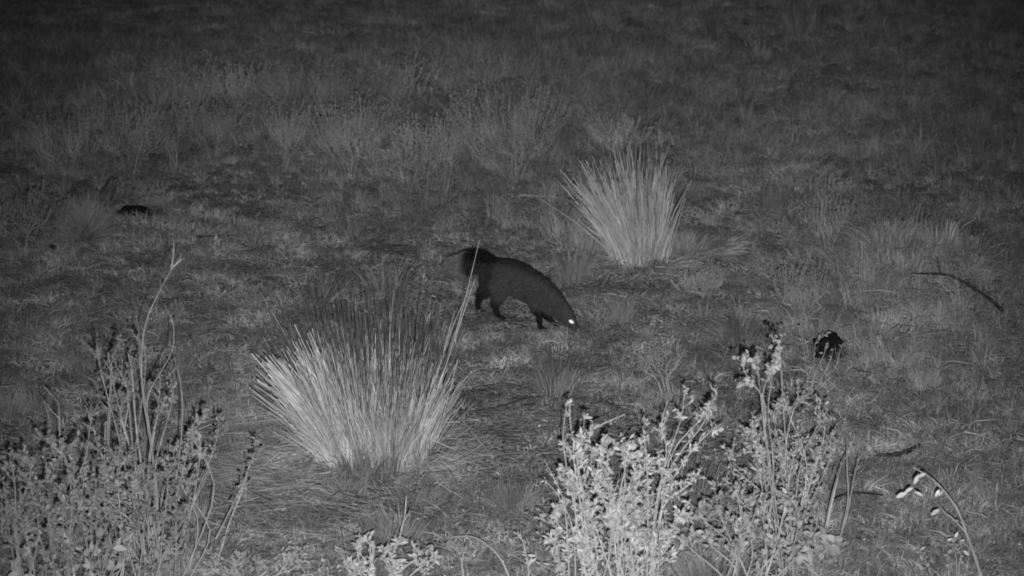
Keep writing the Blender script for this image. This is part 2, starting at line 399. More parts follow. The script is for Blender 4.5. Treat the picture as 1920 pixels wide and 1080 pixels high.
tuft(1200, 520, 34, 80, 170, 'low dull grass at the middle of the upright tussock\'s foot', 'dull', tilt=.9, group='grass skirts of the upright tussock')
tuft(1248, 512, 34, 80, 170, 'low dull grass at the right of the upright tussock\'s foot', 'dull', tilt=.9, group='grass skirts of the upright tussock')
tuft(622, 412, 48, 44, 130, 'small stiff grass tuft on the short turf up from the big tussock')
tuft(656, 440, 40, 50, 110, 'low spreading grass tuft just right of the small stiff tuft')
tuft(955, 950, 60, 110, 300, 'low soft grass tuft left of the bright leafy shrub', 'dull', tilt=.5)
tuft(745, 1000, 65, 150, 330, 'wide soft grass tuft under the big tussock near the bottom edge', 'dull', tilt=.5)
tuft(1285, 482, 75, 100, 420, 'short rounded grass clump touching the right side of the upright tussock', tilt=.35)
tuft(1100, 480, 70, 60, 220, 'narrow grass tuft on the left foot of the upright tussock')
tuft(1075, 530, 85, 70, 260, 'grass tuft directly behind the neck of the animal')
tuft(725, 540, 75, 150, 110, 'thin wispy grass tuft behind the top of the big tussock', 'dull', tilt=.5)
tuft(600, 560, 70, 120, 80, 'sparse grass tuft at the upper left of the big tussock', 'dull', tilt=.5)
tuft(1450, 395, 70, 90, 190, 'wispy grass tuft midway between upright tussock and thin shrub')
tuft(1340, 70, 85, 70, 160, 'fan-shaped grass tuft near the top edge', 'dull')
tuft(1510, 70, 90, 110, 200, 'broad grass tuft near the top edge of the meadow', 'dull')
tuft(1425, 120, 70, 60, 140, 'grass tuft under the two tufts at the top edge', 'dull')
tuft(980, 200, 70, 90, 190, 'dim grass tuft beyond the largest heath bush', 'dull')
tuft(1660, 470, 70, 120, 260, 'grass tuft crowning the left shoulder of the grassy mound', 'palegrass')
tuft(1760, 470, 75, 120, 260, 'grass tuft on the very crest of the grassy mound', 'palegrass')
tuft(1620, 560, 85, 90, 240, 'grass tuft on the left slope of the grassy mound', 'palegrass')
tuft(1160, 600, 60, 100, 230, 'leafy grass tuft right of the animal\'s head')
tuft(1390, 640, 70, 110, 260, 'pale grass tuft left of the club-tipped heath bush')
tuft(330, 1085, 90, 150, 330, 'grass tuft at the foot of the tall bare-stemmed shrub')
tuft(1290, 960, 130, 120, 340, 'arching grass tuft between the bright and the flowering shrub', tilt=.45)
tuft(1350, 1085, 100, 240, 420, 'wide soft grass tuft at the bottom edge under the broad-leaved undergrowth', tilt=.4)
tuft(50, 770, 60, 130, 260, 'soft grass tuft at the left edge above the leafy thicket')
tuft(1740, 720, 45, 130, 180, 'low grass tuft on open turf right of the black stone')

tuft(1640, 620, 58, 110, 230, 'pale soft grass tuft on the lower left slope of the grassy mound', 'palegrass', tilt=.5, group='pale tufts on the grassy mound')
tuft(1700, 600, 58, 120, 230, 'pale soft grass tuft on the upper middle slope of the grassy mound', 'palegrass', tilt=.5, group='pale tufts on the grassy mound')
tuft(1780, 610, 58, 110, 230, 'pale soft grass tuft on the upper right slope of the grassy mound', 'palegrass', tilt=.5, group='pale tufts on the grassy mound')
tuft(1690, 520, 58, 120, 230, 'pale soft grass tuft on the left part of the top of the grassy mound', 'palegrass', tilt=.5, group='pale tufts on the grassy mound')
tuft(1830, 520, 58, 90, 230, 'pale soft grass tuft on the right end of the top of the grassy mound', 'palegrass', tilt=.5, group='pale tufts on the grassy mound')
tuft(1680, 680, 58, 110, 230, 'pale soft grass tuft on the foot of the grassy mound', 'palegrass', tilt=.5, group='pale tufts on the grassy mound')
# flattened straw left of the big tussock
def mat_straw(name, label, n, src, spread, length, m):
    b = MB(); o0 = G(*src)
    for _ in range(n):
        q = R.random() ** .7; px, py = spread(q); p = G(px, py); L = R.uniform(*length)
        a = math.pi + R.gauss(0, .5) + (py - src[1]) * -.0022; d = np.array([math.cos(a), math.sin(a) * 1.4, 0]); pts = []
        hz = R.uniform(.0, .05)
        for i in range(5):
            t = i / 4; x_ = p[0] + d[0] * L * (t - .5); y_ = p[1] + d[1] * L * (t - .5) + .06 * L * math.sin(t * 3 + p[0])
            pts.append(np.array([x_, y_, gz(x_, y_) + hz * (1 - .7 * t) + .008]))
        b.ribbon(pts, .0045 * R.uniform(.5, 1.4), (R.gauss(0, .4), -.5, 1), tone=R.uniform(-.55, .6), tip=.3)
    o = b.build(name, M[m]); tag(o, label, None, kind='stuff')
mat_straw('flattened_grass', 'flattened dry straw lying left of the big tussock', 1700, (690, 830),
          lambda q: (545 + R.gauss(0, 85), 860 + R.gauss(0, 58)), (.12, .42), 'thatch')
mat_straw('matted_straw', 'fan of straw lying flat right of the upright tussock', 380, (1280, 470),
          lambda q: (R.uniform(1270, 1370), 462 + R.random() * 30), (.2, .38), 'thatch')

# ------------------------------------------------------------------ heath shrubs
def heath(px, py, hpx, wpx, label, mains=4, bare=.3, shoots=6, leafn=44, lean=0.0, ll=.011, mleaf='heath', club=1.0, group='heath bushes', name='heath_bush', woodr=.0045, cat='shrub'):
    r = random.Random(int(px * 7 + py)); b = G(px, py); s_ = ppm(b[1]); h = hpx / s_ / .95; w_ = wpx / s_ / 2
    t = thing(name, label, cat, b, group); W = MB(); Lf = MB()
    stems = []
    for i in range(mains):
        a = 2 * math.pi * (i + r.random() * 1.3) / mains; q = r.uniform(.1, .75); hh = r.uniform(.7, 1.08); kk = r.uniform(-.25, .2)
        e = np.array([math.cos(a) * w_ * q + lean * h, math.sin(a) * w_ * q * .8, h * (bare + r.uniform(0, .12))])
        p0 = np.array([math.cos(a) * .012 * mains * .5, math.sin(a) * .012, -.02])
        pl = spline([p0, e * .5 + np.array([r.gauss(0, .03) * h, r.gauss(0, .03) * h, .04 * h]), e], 5)
        stems.append(pl); S = MB(); S.tube(pl, woodr, woodr * .65, 5, tone=r.uniform(-.1, .3)); S.build('stem', M['heathwood'], t)
        nb = r.randint(6, 8)
        for j in range(nb):
            a2 = r.uniform(0, 6.283); q2 = r.uniform(.15, .8); start = pl[r.choice([2, 3, 4, 4])]
            ee = np.array([e[0] + math.cos(a2) * w_ * q2 * .75, e[1] + math.sin(a2) * w_ * q2 * .6, h * hh * r.uniform(.42, .82)])
            br = spline([start, (start + ee) / 2 + np.array([math.cos(a2), math.sin(a2), -.3]) * .05 * h, ee], 5)
            W.tube(br, woodr * .5, woodr * .3, 3, tone=r.uniform(-.2, .2))
            for k in range(shoots):
                st = br[r.choice([1, 2, 3, 4, 4])]; a3 = r.uniform(0, 6.283); up_ = h * r.uniform(.16, .42)
                tip = st + np.array([math.cos(a3) * up_ * .32 + (st[0]) * .15, math.sin(a3) * up_ * .32, up_ * r.uniform(.7, 1.05)])
                if tip[2] > h * hh * 1.1: tip[2] = h * hh * r.uniform(.9, 1.12)
                sp_ = spline([st, (st + tip) / 2 + np.array([math.cos(a3), math.sin(a3), 0]) * .12 * up_, tip], 4)
                W.tube(sp_, woodr * .25, woodr * .15, 3)
                for q in range(leafn):
                    u = r.random() ** (.7 / club); i0 = min(int(u * 3), 2); f = u * 3 - i0; pp = sp_[i0] * (1 - f) + sp_[i0 + 1] * f
                    dd = nrm(tip - st) * 1.1 + rv(r) * .55
                    Lf.leaf(pp, dd, rv(r), ll * r.uniform(.7, 1.3) * (.7 + .5 * u), ll * .42, tone=kk + r.uniform(-.35, .4), simple=True)
    W.build('twigs', M['heathwood'], t)['kind'] = 'stuff'
    Lf.build('foliage', M[mleaf], t)['kind'] = 'stuff'
    return t
heath(45, 482, 135, 170, 'dim heath bush with one bare trunk at the left edge', 2, .45, 8, lean=.06)
heath(130, 330, 120, 140, 'heath bush on the far left with spiky crown', 4, .25, 6)
heath(245, 335, 130, 150, 'heath bush just above the dark fallen log', 4, .35, 6)
heath(327, 322, 130, 150, 'leaning heath bush with two pale bare trunks on the left', 3, .45, 7, lean=-.05)
heath(300, 222, 90, 170, 'low wide heath bush at the left end of the ridge', 5, .2, 5)
heath(440, 215, 95, 130, 'dense heath bush on the skyline of the ridge, second from its left end', 5, .2, 6)
heath(565, 215, 105, 150, 'dense heath bush at the middle of the ridge skyline', 5, .2, 6)
heath(535, 315, 120, 140, 'dark mid-height heath bush below the ridge middle', 4, .35, 6)
heath(655, 335, 140, 160, 'heath bush with upright club tips left of the two thin-trunked ones', 5, .3, 7, club=1.3)
heath(750, 215, 90, 130, 'straggly heath bush at the right end of the ridge', 5, .25, 6)
heath(400, 300, 110, 130, 'faint heath bush under the left part of the ridge', 4, .3, 6)
heath(796, 392, 180, 95, 'tall heath bush on a thin bare trunk right of the ridge', 2, .6, 8, woodr=.005)
heath(836, 362, 145, 85, 'shorter thin-trunked heath bush beside the tallest one', 2, .58, 8, lean=.03, woodr=.005)
heath(965, 335, 165, 220, 'largest dense heath bush, rounded, in the upper middle', 8, .25, 9, leafn=22)
heath(1160, 305, 95, 150, 'dark low heath bush behind the tip of the upright tussock', 5, .2, 7)
heath(360, 222, 95, 130, 'sparse heath bush between the two leftmost ridge bushes', 4, .25, 5)
heath(505, 212, 85, 110, 'small heath bush filling the gap before the ridge middle', 4, .2, 5)
heath(640, 222, 90, 120, 'pale heath bush just right of the ridge middle', 4, .25, 5)
heath(700, 300, 110, 120, 'open heath bush left of the tallest thin-trunked one', 4, .35, 5, leafn=24)
heath(590, 290, 70, 100, 'small heath bush low in the middle of the ridge slope', 4, .2, 5)
heath(205, 260, 75, 120, 'tiny dim heath bush at the far left foot of the ridge', 4, .2, 5)
heath(1500, 628, 135, 120, 'club-tipped heath bush on a single trunk beside the black stone', 3, .3, 7, club=1.7, ll=.012)
heath(1550, 478, 130, 90, 'thin sparse dark heath bush above the club-tipped one', 4, .25, 4, leafn=12)
heath(1328, 560, 62, 100, 'knee-low heath bush at the foot of the matted straw', 5, .15, 6, club=1.5, ll=.012)
heath(1060, 470, 85, 130, 'fine-twigged low bush left of the upright tussock', 7, .15, 7, leafn=6, ll=.007)
heath(1826, 485, 48, 34, 'small leafy sprig on the right end of the grassy mound', 1, .4, 5, ll=.013)
heath(1250, 742, 110, 110, 'sparse dark bush with thin slanting twigs above the bright shrub', 4, .35, 3, leafn=9, ll=.012, lean=-.15)
# soft round bush
def fuzz(px, py, hpx, wpx, label, n):
    b = G(px, py); s_ = ppm(b[1]); h = hpx / s_; w_ = wpx / s_ / 2; t = thing('soft_bush', label, 'bush', b); B = MB()
    for _ in range(n):
        d = nrm([R.gauss(0, .8), R.gauss(0, .8), abs(R.gauss(0, .8)) + .15]); q = R.uniform(.5, 1)
        e = np.array([d[0] * w_, d[1] * w_, d[2] * h]) * q; st = e * R.uniform(.25, .6); st[2] = max(st[2], 0)
        B.ribbon([st, (st + e) / 2 + rv() * .012, e + rv() * .01], .004, rv(), tone=R.uniform(-.3, .3), tip=.4)
    B.build('twigs', M['fuzz'], t)['kind'] = 'stuff'
    S = MB()
    for i in range(6):
        d = nrm([R.gauss(0, .5), R.gauss(0, .5), 1]); S.tube([(0, 0, -.02), d * h * .4, d * h * .8 + rv() * .01], .004, .002, 4)
    S.build('stem', M['heathwood'], t)
fuzz(160, 450, 95, 140, 'soft rounded dim bush left of the dark log', 3200)

# ------------------------------------------------------------------ leafy shrubs in the foreground
_lm = {}
def leaf_mesh(kind, m, W):
    key = (kind, m)
    if key not in _lm:
        b = MB(); b.leaf((0, 0, 0), (0, 1, 0), (0, 0, 1), 1.0, W)
        me = bpy.data.meshes.new('leaf'); me.from_pydata([list(map(float, q)) for q in b.v], [], b.f); me.materials.append(M[m])
        me.polygons.foreach_set('use_smooth', [True] * len(me.polygons)); _lm[key] = me
    return _lm[key]
def leaf_obj(parent, me, p, d, up, L):
    o = bpy.data.objects.new('leaf', me); col.objects.link(o); o.parent = parent
    d = nrm(d); x_ = crs(d, up); x_ = nrm(x_); z_ = crs(x_, d)
    o.matrix_local = Matrix(((x_[0] * L, d[0] * L, z_[0] * L, p[0]), (x_[1] * L, d[1] * L, z_[1] * L, p[1]), (x_[2] * L, d[2] * L, z_[2] * L, p[2]), (0, 0, 0, 1)))
    return o
def leafy(name, label, base_px, stems, leafL, mleaf, mwood, twig=6, leaves=14, Y=None, wr=.005, cat='shrub', group=None, single=0, Wk=.42, twl=(.06, .16), zspread=.10, shape='narrow', along=.25, cluster=False, seed=1):
    """stems: pixel polylines from base upward; each gets its own depth so the plant has body."""
    r = random.Random(seed + int(base_px[0])); b = G(*base_px); Y = Y or b[1]
    t = thing(name, label, cat, b, group); Wd = MB(); L = MB(); singles = []
    for pl in stems:
        y0 = Y + r.gauss(0, .03); y1 = Y + r.gauss(0, zspread); n = len(pl)
        pts = [rel(At(px, py, y0 + (y1 - y0) * i / (n - 1)), b) for i, (px, py) in enumerate(pl)]
        sp_ = spline(pts, max(6, 3 * n)); Lst = sum(nl(sp_[i + 1] - sp_[i]) for i in range(len(sp_) - 1))
        S = MB(); S.tube(sp_, wr * r.uniform(.8, 1.2), wr * .35, 6, tone=r.uniform(-.15, .2)); S.build('stem', M[mwood], t)
        m = len(sp_) - 1
        def leafat(p, d, k):
            nonlocal singles
            for _ in range(k):
                dd = nrm(nrm(d) * .6 + rv(r) * .75); up = nrm(rv(r) * .7 + np.array([0, -.7, .7]))
                Ls = leafL * r.uniform(.6, 1.25)
                singles.append((p + rv(r) * .004, dd, up, Ls))
        for q in range(twig):
            u = along + (1 - along) * r.random(); i0 = min(int(u * m), m - 1); p = sp_[i0] + (sp_[i0 + 1] - sp_[i0]) * r.random()
            tang = nrm(sp_[i0 + 1] - sp_[i0]); a = nrm(crs(tang, rv(r))); tl = r.uniform(*twl) * (1.15 - .6 * u)
            e = p + (tang * .75 + a * .7 + np.array([0, 0, .15])) * tl; tw = spline([p, (p + e) / 2 + rv(r) * .06 * tl, e], 4)
            Wd.tube(tw, wr * .3, wr * .18, 3, tone=r.uniform(-.2, .2))
            for k in range(leaves):
                v = r.random() if not cluster else 1 - .35 * r.random() ** 2; i1 = min(int(v * 3), 2); leafat(tw[i1] + (tw[i1 + 1] - tw[i1]) * (v * 3 - i1), tw[i1 + 1] - tw[i1], 1)
        for k in range(int(leaves * 1.2)):
            u = along + (1 - along) * r.random(); i0 = min(int(u * m), m - 1); leafat(sp_[i0] + (sp_[i0 + 1] - sp_[i0]) * r.random(), sp_[i0 + 1] - sp_[i0], 1)
    singles.sort(key=lambda s_: -s_[3])
    if single:
        me = leaf_mesh(shape, mleaf, Wk)
        for p, d, up, Ls in singles[:single]: leaf_obj(t, me, p, d, up, Ls)
    for p, d, up, Ls in singles[single:]: L.leaf(p, d, up, Ls, Ls * Wk, tone=r.uniform(-.35, .25), simple=Ls < .013)
    if Wd.v: Wd.build('twigs', M[mwood], t)['kind'] = 'stuff'
    if L.v: L.build('foliage', M[mleaf], t)['kind'] = 'stuff'
    return t
def fan(x0, y0, tips, jit=10, r=R):
    out = []
    for tx, ty in tips:
        mx = x0 + (tx - x0) * r.uniform(.3, .8) + r.gauss(0, jit * 1.5); my = y0 + (ty - y0) * r.uniform(.35, .6)
        out.append([(x0 + r.gauss(0, 26), y0), (mx, my), (tx + (tx - mx) * -.1 + r.gauss(0, jit), ty + (my - ty) * .25), (tx + r.gauss(0, 5), ty)])
    return out
# bright shrub, right of bottom centre
leafy('leafy_shrub', 'brightest pale-leaved shrub, dense, at the bottom right of centre', (1150, 1150),
      fan(1150, 1150, [(1062, 840), (1085, 820), (1110, 840), (1140, 850), (1165, 835), (1195, 850), (1225, 870), (1250, 885), (1050, 950), (1075, 900), (1130, 900), (1180, 900), (1215, 930), (1270, 960), (1100, 960), (1150, 960), (1040, 1010), (1250, 1010), (1200, 1000), (1090, 1010)]),
      .029, 'leafbright', 'woodpale', twig=16, leaves=10, single=300, Wk=.38, zspread=.16, wr=.0035)
leafy('leafy_shrub', 'long bare-tipped pale shoots rising out of the brightest shrub', (1085, 1140),
      [[(1095, 1140), (1085, 1000), (1058, 850), (1058, 790), (1065, 750)], [(1100, 1140), (1092, 980), (1075, 850), (1085, 820), (1130, 795), (1172, 777)],
       [(1110, 1140), (1095, 960), (1080, 850), (1070, 800), (1068, 752)], [(1070, 1140), (1060, 960), (1040, 900), (1020, 862)],
       [(1080, 1140), (1075, 1000), (1050, 935), (1022, 900)], [(1160, 1140), (1160, 950), (1172, 880), (1173, 840)]],
      .022, 'leafbright', 'woodpale', twig=3, leaves=4, single=60, Wk=.4, zspread=.04, wr=.0042, along=.55, twl=(.02, .05))
leafy('leafy_shrub', 'slender pale-leaved branches slanting up right of the brightest shrub', (1215, 1130),
      [[(1215, 1130), (1225, 980), (1240, 900), (1262, 830), (1278, 780), (1284, 730)], [(1215, 1130), (1230, 950), (1250, 850), (1240, 800), (1252, 750)],
       [(1218, 1130), (1235, 930), (1275, 850), (1315, 800), (1345, 735)], [(1218, 1130), (1240, 950), (1280, 870), (1320, 820), (1352, 795)],
       [(1212, 1130), (1215, 950), (1212, 860), (1205, 800)], [(1220, 1130), (1240, 960), (1290, 910), (1316, 876)], [(1230, 1130), (1250, 880), (1310, 790), (1335, 760)]],
      .024, 'leafbright', 'woodpale', twig=8, leaves=6, single=150, Wk=.38, zspread=.08, wr=.0045, along=.4, twl=(.03, .09), seed=3)
# the flowering one with a flat head of round leaves
leafy('leafy_shrub', 'shrub with a flat branched head of round pale leaves left of the black stone', (1470, 1130),
      [[(1470, 1130), (1450, 950), (1432, 800), (1428, 745), (1410, 720), (1385, 722)], [(1434, 800), (1430, 740), (1445, 700), (1460, 670)],
       [(1436, 790), (1430, 745), (1400, 705), (1392, 680)], [(1475, 1130), (1455, 950), (1432, 790), (1425, 730), (1420, 675)],
       [(1490, 1130), (1480, 930), (1470, 780), (1462, 655), (1460, 645)], [(1420, 1130), (1450, 900), (1440, 780), (1446, 720), (1452, 690)]],
      0.021, 'leafmid', 'wood', twig=7, leaves=5, single=110, Wk=.62, zspread=.05, wr=.0032, along=.72, twl=(.03, .07), shape='round', seed=5, cluster=True)
leafy('leafy_shrub', 'dense small-leaved shrub behind the flat-headed one', (1480, 1040),
      fan(1480, 1040, [(1400, 800), (1425, 780), (1450, 760), (1475, 750), (1500, 740), (1520, 760), (1540, 790), (1380, 850), (1560, 830), (1440, 830), (1500, 820), (1530, 850), (1360, 900), (1410, 880), (1470, 860)]),
      .019, 'leafmid', 'wood', twig=12, leaves=11, Wk=.5, zspread=.12, wr=.0038, seed=6, twl=(.05, .14))
leafy('leafy_shrub', 'low broad-leaved undergrowth shrub at the bottom between the shrubs', (1400, 1150),
      fan(1400, 1150, [(1320, 960), (1350, 930), (1380, 920), (1410, 930), (1440, 940), (1470, 930), (1500, 960), (1340, 1000), (1400, 990), (1450, 1010), (1300, 1000), (1520, 1000)]),
      .030, 'leafmid', 'wood', twig=10, leaves=7, single=260, Wk=.5, zspread=.15, wr=.005, seed=8, shape='broad', twl=(.05, .12))
leafy('broad_leaved_plant', 'low plant with two big crumpled pale leaves right of the undergrowth', (1530, 1075),
      [[(1525, 1070), (1520, 1040), (1545, 1010)], [(1525, 1070), (1500, 1045), (1500, 1030)], [(1528, 1070), (1545, 1035), (1570, 1005)]],
      .052, 'leafmid', 'wood', twig=3, leaves=3, single=40, Wk=.75, zspread=.03, wr=.004, seed=9, shape='big', twl=(.03, .05), cat='plant')
leafy('leafy_shrub', 'thin leafy sprig growing in front of the black stone', (1520, 740),
      [[(1515, 740), (1512, 690), (1505, 640), (1500, 600)], [(1520, 740), (1525, 690), (1530, 640), (1552, 625)], [(1522, 740), (1528, 700), (1545, 665), (1547, 650)],
       [(1524, 740), (1545, 700), (1558, 670), (1562, 655)], [(1526, 740), (1560, 700), (1575, 660), (1580, 648)]],
      .024, 'leafmid', 'wood', twig=3, leaves=3, single=60, Wk=.42, zspread=.02, wr=.0025, seed=10, twl=(.02, .06), Y=G(1520, 740)[1])
# right: white leaves on an arching stem
b = G(1850, 1110); t = thing('arching_plant', 'arching bare stem carrying a few white leaves at the lower right', 'plant', b)
Yw = b[1]
S = MB(); S.tube(spline([rel(At(px, py, Yw + .02 * i), b) for i, (px, py) in enumerate([(1846, 1105), (1830, 1050), (1812, 1000), (1795, 955), (1768, 918), (1740, 893), (1712, 876)])], 18), .0075, .002, 6, tone=0); S.build('stem', M['wood'], t)
S = MB(); S.tube(spline([rel(At(px, py, Yw + .05), b) for px, py in [(1812, 1000), (1790, 975), (1772, 962), (1762, 948)]], 8), .004, .0015, 5); S.build('stem', M['wood'], t)
for (px, py, ex, ey, L, k) in [(1736, 888, 1722, 896, .05, .5), (1722, 890, 1714, 906, .05, .5), (1712, 915, 1697, 922, .045, .5), (1700, 925, 1684, 932, .052, .6), (1714, 922, 1738, 932, .062, .4), (1762, 918, 1756, 925, .036, .6), (1768, 920, 1760, 932, .04, .4), (1762, 955, 1745, 968, .062, .5), (1786, 975, 1796, 977, .035, .35), (1776, 1014, 1784, 1008, .03, .6), (1790, 1008, 1796, 1000, .034, .6), (1798, 1016, 1808, 1012, .034, .5), (1806, 1032, 1818, 1042, .042, .5)]:
    p = rel(At(px, py, Yw + .08), b); e = rel(At(ex, ey, Yw + .08), b)
    leaf_obj(t, leaf_mesh('white%.1f' % k, 'leafwhite', k * .72), p, e - p + np.array([0, R.gauss(0, .01), 0]), nrm([R.gauss(0, .3), -.8, .7]), L * R.uniform(.75, 1.1))
leafy('leafy_sprig', 'small sprig with hooked pale tip at the lower right', (1750, 1090), [[(1748, 1085), (1735, 1050), (1720, 1030), (1708, 1018)]],
      .026, 'leafmid', 'wood', twig=7, leaves=3, single=30, Wk=.4, zspread=.02, wr=.003, along=.1, twl=(.02, .04), cat='plant')
leafy('leafy_sprig', 'short forked sprig under the arching white-leaved stem', (1795, 1100), [[(1793, 1095), (1793, 1050), (1788, 1015)], [(1795, 1095), (1800, 1050), (1805, 1020)], [(1780, 1095), (1778, 1060), (1776, 1040)]],
      .022, 'leafmid', 'wood', twig=4, leaves=3, single=30, Wk=.45, zspread=.02, wr=.003, along=.3, twl=(.02, .04), cat='plant', seed=2)
leafy('leafy_shrub', 'clump of bare upright forked stems right of the broad leaves', (1590, 1060),
      [[(1575, 1010), (1590, 960), (1600, 900), (1612, 855)], [(1548, 990), (1560, 930), (1575, 880), (1590, 850)], [(1575, 1010), (1590, 940), (1588, 880), (1588, 830)], [(1550, 985), (1565, 920), (1572, 890)]],
      .016, 'leafmid', 'wood', twig=1, leaves=1, Wk=.45, zspread=.05, wr=.005, along=.6, seed=12)
# left: tall shrub with long bare whips
leafy('leafy_shrub', 'tall shrub with a long bare forked whip, at the left', (295, 1120),
      [[(298, 1120), (296, 950), (285, 850), (268, 740), (266, 660), (275, 600), (300, 545), (325, 500), (340, 482)],
       [(325, 500), (334, 492), (342, 486)],
       [(321, 505), (325, 480), (326, 455)],
       [(302, 1120), (292, 930), (280, 800), (264, 700), (262, 640), (256, 590)],
       [(285, 1120), (290, 900), (275, 760), (300, 700), (322, 660), (325, 610), (308, 570)],
       [(330, 900), (340, 820), (342, 750), (335, 700), (326, 670)],
       [(300, 1120), (300, 960), (318, 890), (335, 850)]],
      .012, 'leaffar', 'wood', twig=1, leaves=1, Wk=.5, zspread=.04, wr=.0036, along=.3, seed=13, twl=(.02, .04))
leafy('leafy_shrub', 'cloud of tiny leaves around the middle of the tall left shrub', (275, 1090),
      fan(275, 1090, [(190, 650), (215, 640), (240, 660), (225, 690), (260, 680), (300, 720), (200, 700), (320, 700), (245, 740), (310, 760), (215, 760), (170, 780), (270, 640)], 14),
      .017, 'leaffar', 'wood', twig=8, leaves=8, Wk=.6, zspread=.1, wr=.0038, seed=14, along=.6, twl=(.05, .12))
leafy('leafy_shrub', 'thin shrub with two straight pale whips in the left thicket', (205, 1100),
      [[(165, 1000), (195, 890), (203, 780), (208, 700), (205, 672)], [(196, 960), (196, 860), (198, 790)], [(120, 960), (160, 860), (170, 790), (185, 755)], [(112, 850), (112, 800), (110, 755)]],
      .016, 'leaffar', 'wood', twig=3, leaves=5, Wk=.55, zspread=.05, wr=.004, along=.5, seed=15)
leafy('leafy_shrub', 'leafy shrub spraying right from the left thicket towards the straw', (340, 1100),
      fan(330, 1100, [(390, 775), (405, 790), (370, 800), (350, 830), (380, 850), (340, 870), (330, 830), (360, 900), (310, 850)], 14),
      .019, 'leaffar', 'wood', twig=7, leaves=8, Wk=.6, zspread=.09, wr=.004, seed=16, along=.55, twl=(.04, .09))
for (bx, tips, lab, sd_) in [
    (60, [(10, 860), (35, 850), (60, 870), (0, 920), (30, 930), (75, 910), (20, 980), (60, 980), (-10, 960), (90, 960)], 'leftmost dense small-leaved bush of the foreground thicket', 21),
    (130, [(95, 830), (115, 850), (135, 840), (150, 880), (90, 880), (120, 900), (160, 930), (100, 950), (140, 970)], 'upright dense bush with rounded top in the left thicket', 22),
    (215, [(180, 830), (210, 840), (240, 850), (190, 880), (225, 900), (255, 890), (200, 950), (240, 960), (170, 920)], 'bushy shrub at the middle of the left thicket', 23),
    (290, [(260, 880), (285, 900), (310, 880), (330, 920), (270, 940), (310, 960), (345, 960)], 'bushy shrub around the foot of the long bare whips', 24)]:
    leafy('leafy_shrub', lab, (bx, 1160), fan(bx, 1160, tips, 14), .019, 'leaffar', 'wood', twig=13, leaves=10, Wk=.6, zspread=.16, wr=.0034, seed=sd_, along=.3, twl=(.06, .16), group='bushes of the left thicket')
leafy('leafy_shrub', 'thicket shrub with a few large pale leaves at the bottom left', (140, 1170),
      fan(140, 1170, [(70, 1000), (110, 990), (130, 960), (210, 1020), (220, 960), (40, 1040), (170, 1030), (235, 1040)], 14), .05, 'leafmid', 'wood', twig=4, leaves=4, single=120, Wk=.6, zspread=.12, wr=.004, seed=26, shape='broad')
leafy('leafy_sprig', 'tall leafy sprig leaning right over the flattened straw', (412, 1050),
      [[(410, 1045), (430, 980), (452, 925), (465, 880), (478, 850), (485, 825)], [(405, 1010), (425, 970), (445, 930), (460, 900)]],
      .022, 'leaffar', 'wood', twig=14, leaves=6, Wk=.62, zspread=.03, wr=.005, seed=27, along=.4, twl=(.03, .06), cat='plant')
leafy('leafy_shrub', 'low creeping shrub along the bottom edge under the straw', (470, 1100),
      fan(470, 1100, [(380, 1050), (410, 1060), (450, 1055), (490, 1060), (530, 1050), (545, 1040), (570, 1060), (350, 1070), (600, 1070)], 10), .021, 'leafmid', 'wood', twig=9, leaves=9, Wk=.6, zspread=.08, wr=.004, seed=28, along=.2)
leafy('leafy_shrub', 'leafy shrub with thick cut twigs at the bottom edge under the big tussock', (725, 1130),
      fan(725, 1130, [(640, 1030), (665, 1020), (690, 1010), (720, 1030), (745, 1015), (770, 1030), (800, 1050), (700, 1050), (750, 1050), (820, 1040), (670, 1060)], 10), .027, 'leafbright', 'woodpale', twig=7, leaves=6, single=200, Wk=.5, zspread=.08, wr=.005, seed=29, along=.3, twl=(.03, .08))
leafy('dead_twig', 'knobbly upright pale twig in front of the big tussock\'s foot', (735, 1060), [[(733, 1050), (748, 1010), (758, 970), (762, 932)], [(758, 975), (764, 965), (770, 962)]],
      .012, 'leafmid', 'wood', twig=6, leaves=1, Wk=.5, zspread=.01, wr=.0065, seed=30, along=.4, twl=(.012, .02), cat='twig')
leafy('leafy_sprig', 'single bright bud-tipped sprig left of the brightest shrub', (990, 1110), [[(992, 1100), (990, 1060), (982, 1020), (970, 995)]],
      .032, 'leafbright', 'woodpale', twig=7, leaves=3, single=40, Wk=.42, zspread=.02, wr=.0035, seed=31, along=.35, twl=(.015, .03), cat='plant')
for (bp, pl, lab) in [((955, 1100), [(958, 1090), (940, 1050), (915, 1022), (885, 1006), (850, 1007)], 'arched bare pale stem at the bottom edge left of centre'),
                      ((870, 1100), [(872, 1095), (866, 1060), (868, 1040), (874, 1022)], 'short crooked bare stem at the bottom edge inside the arched one')]:
    b = G(*bp); t = thing('bare_stem', lab, 'stem', b); S = MB()
    S.tube(spline([rel(At(px, py, b[1] + .015 * i), b) for i, (px, py) in enumerate(pl)], 12), .005, .0018, 6, tone=.2); S.build('stem', M['wood'], t)

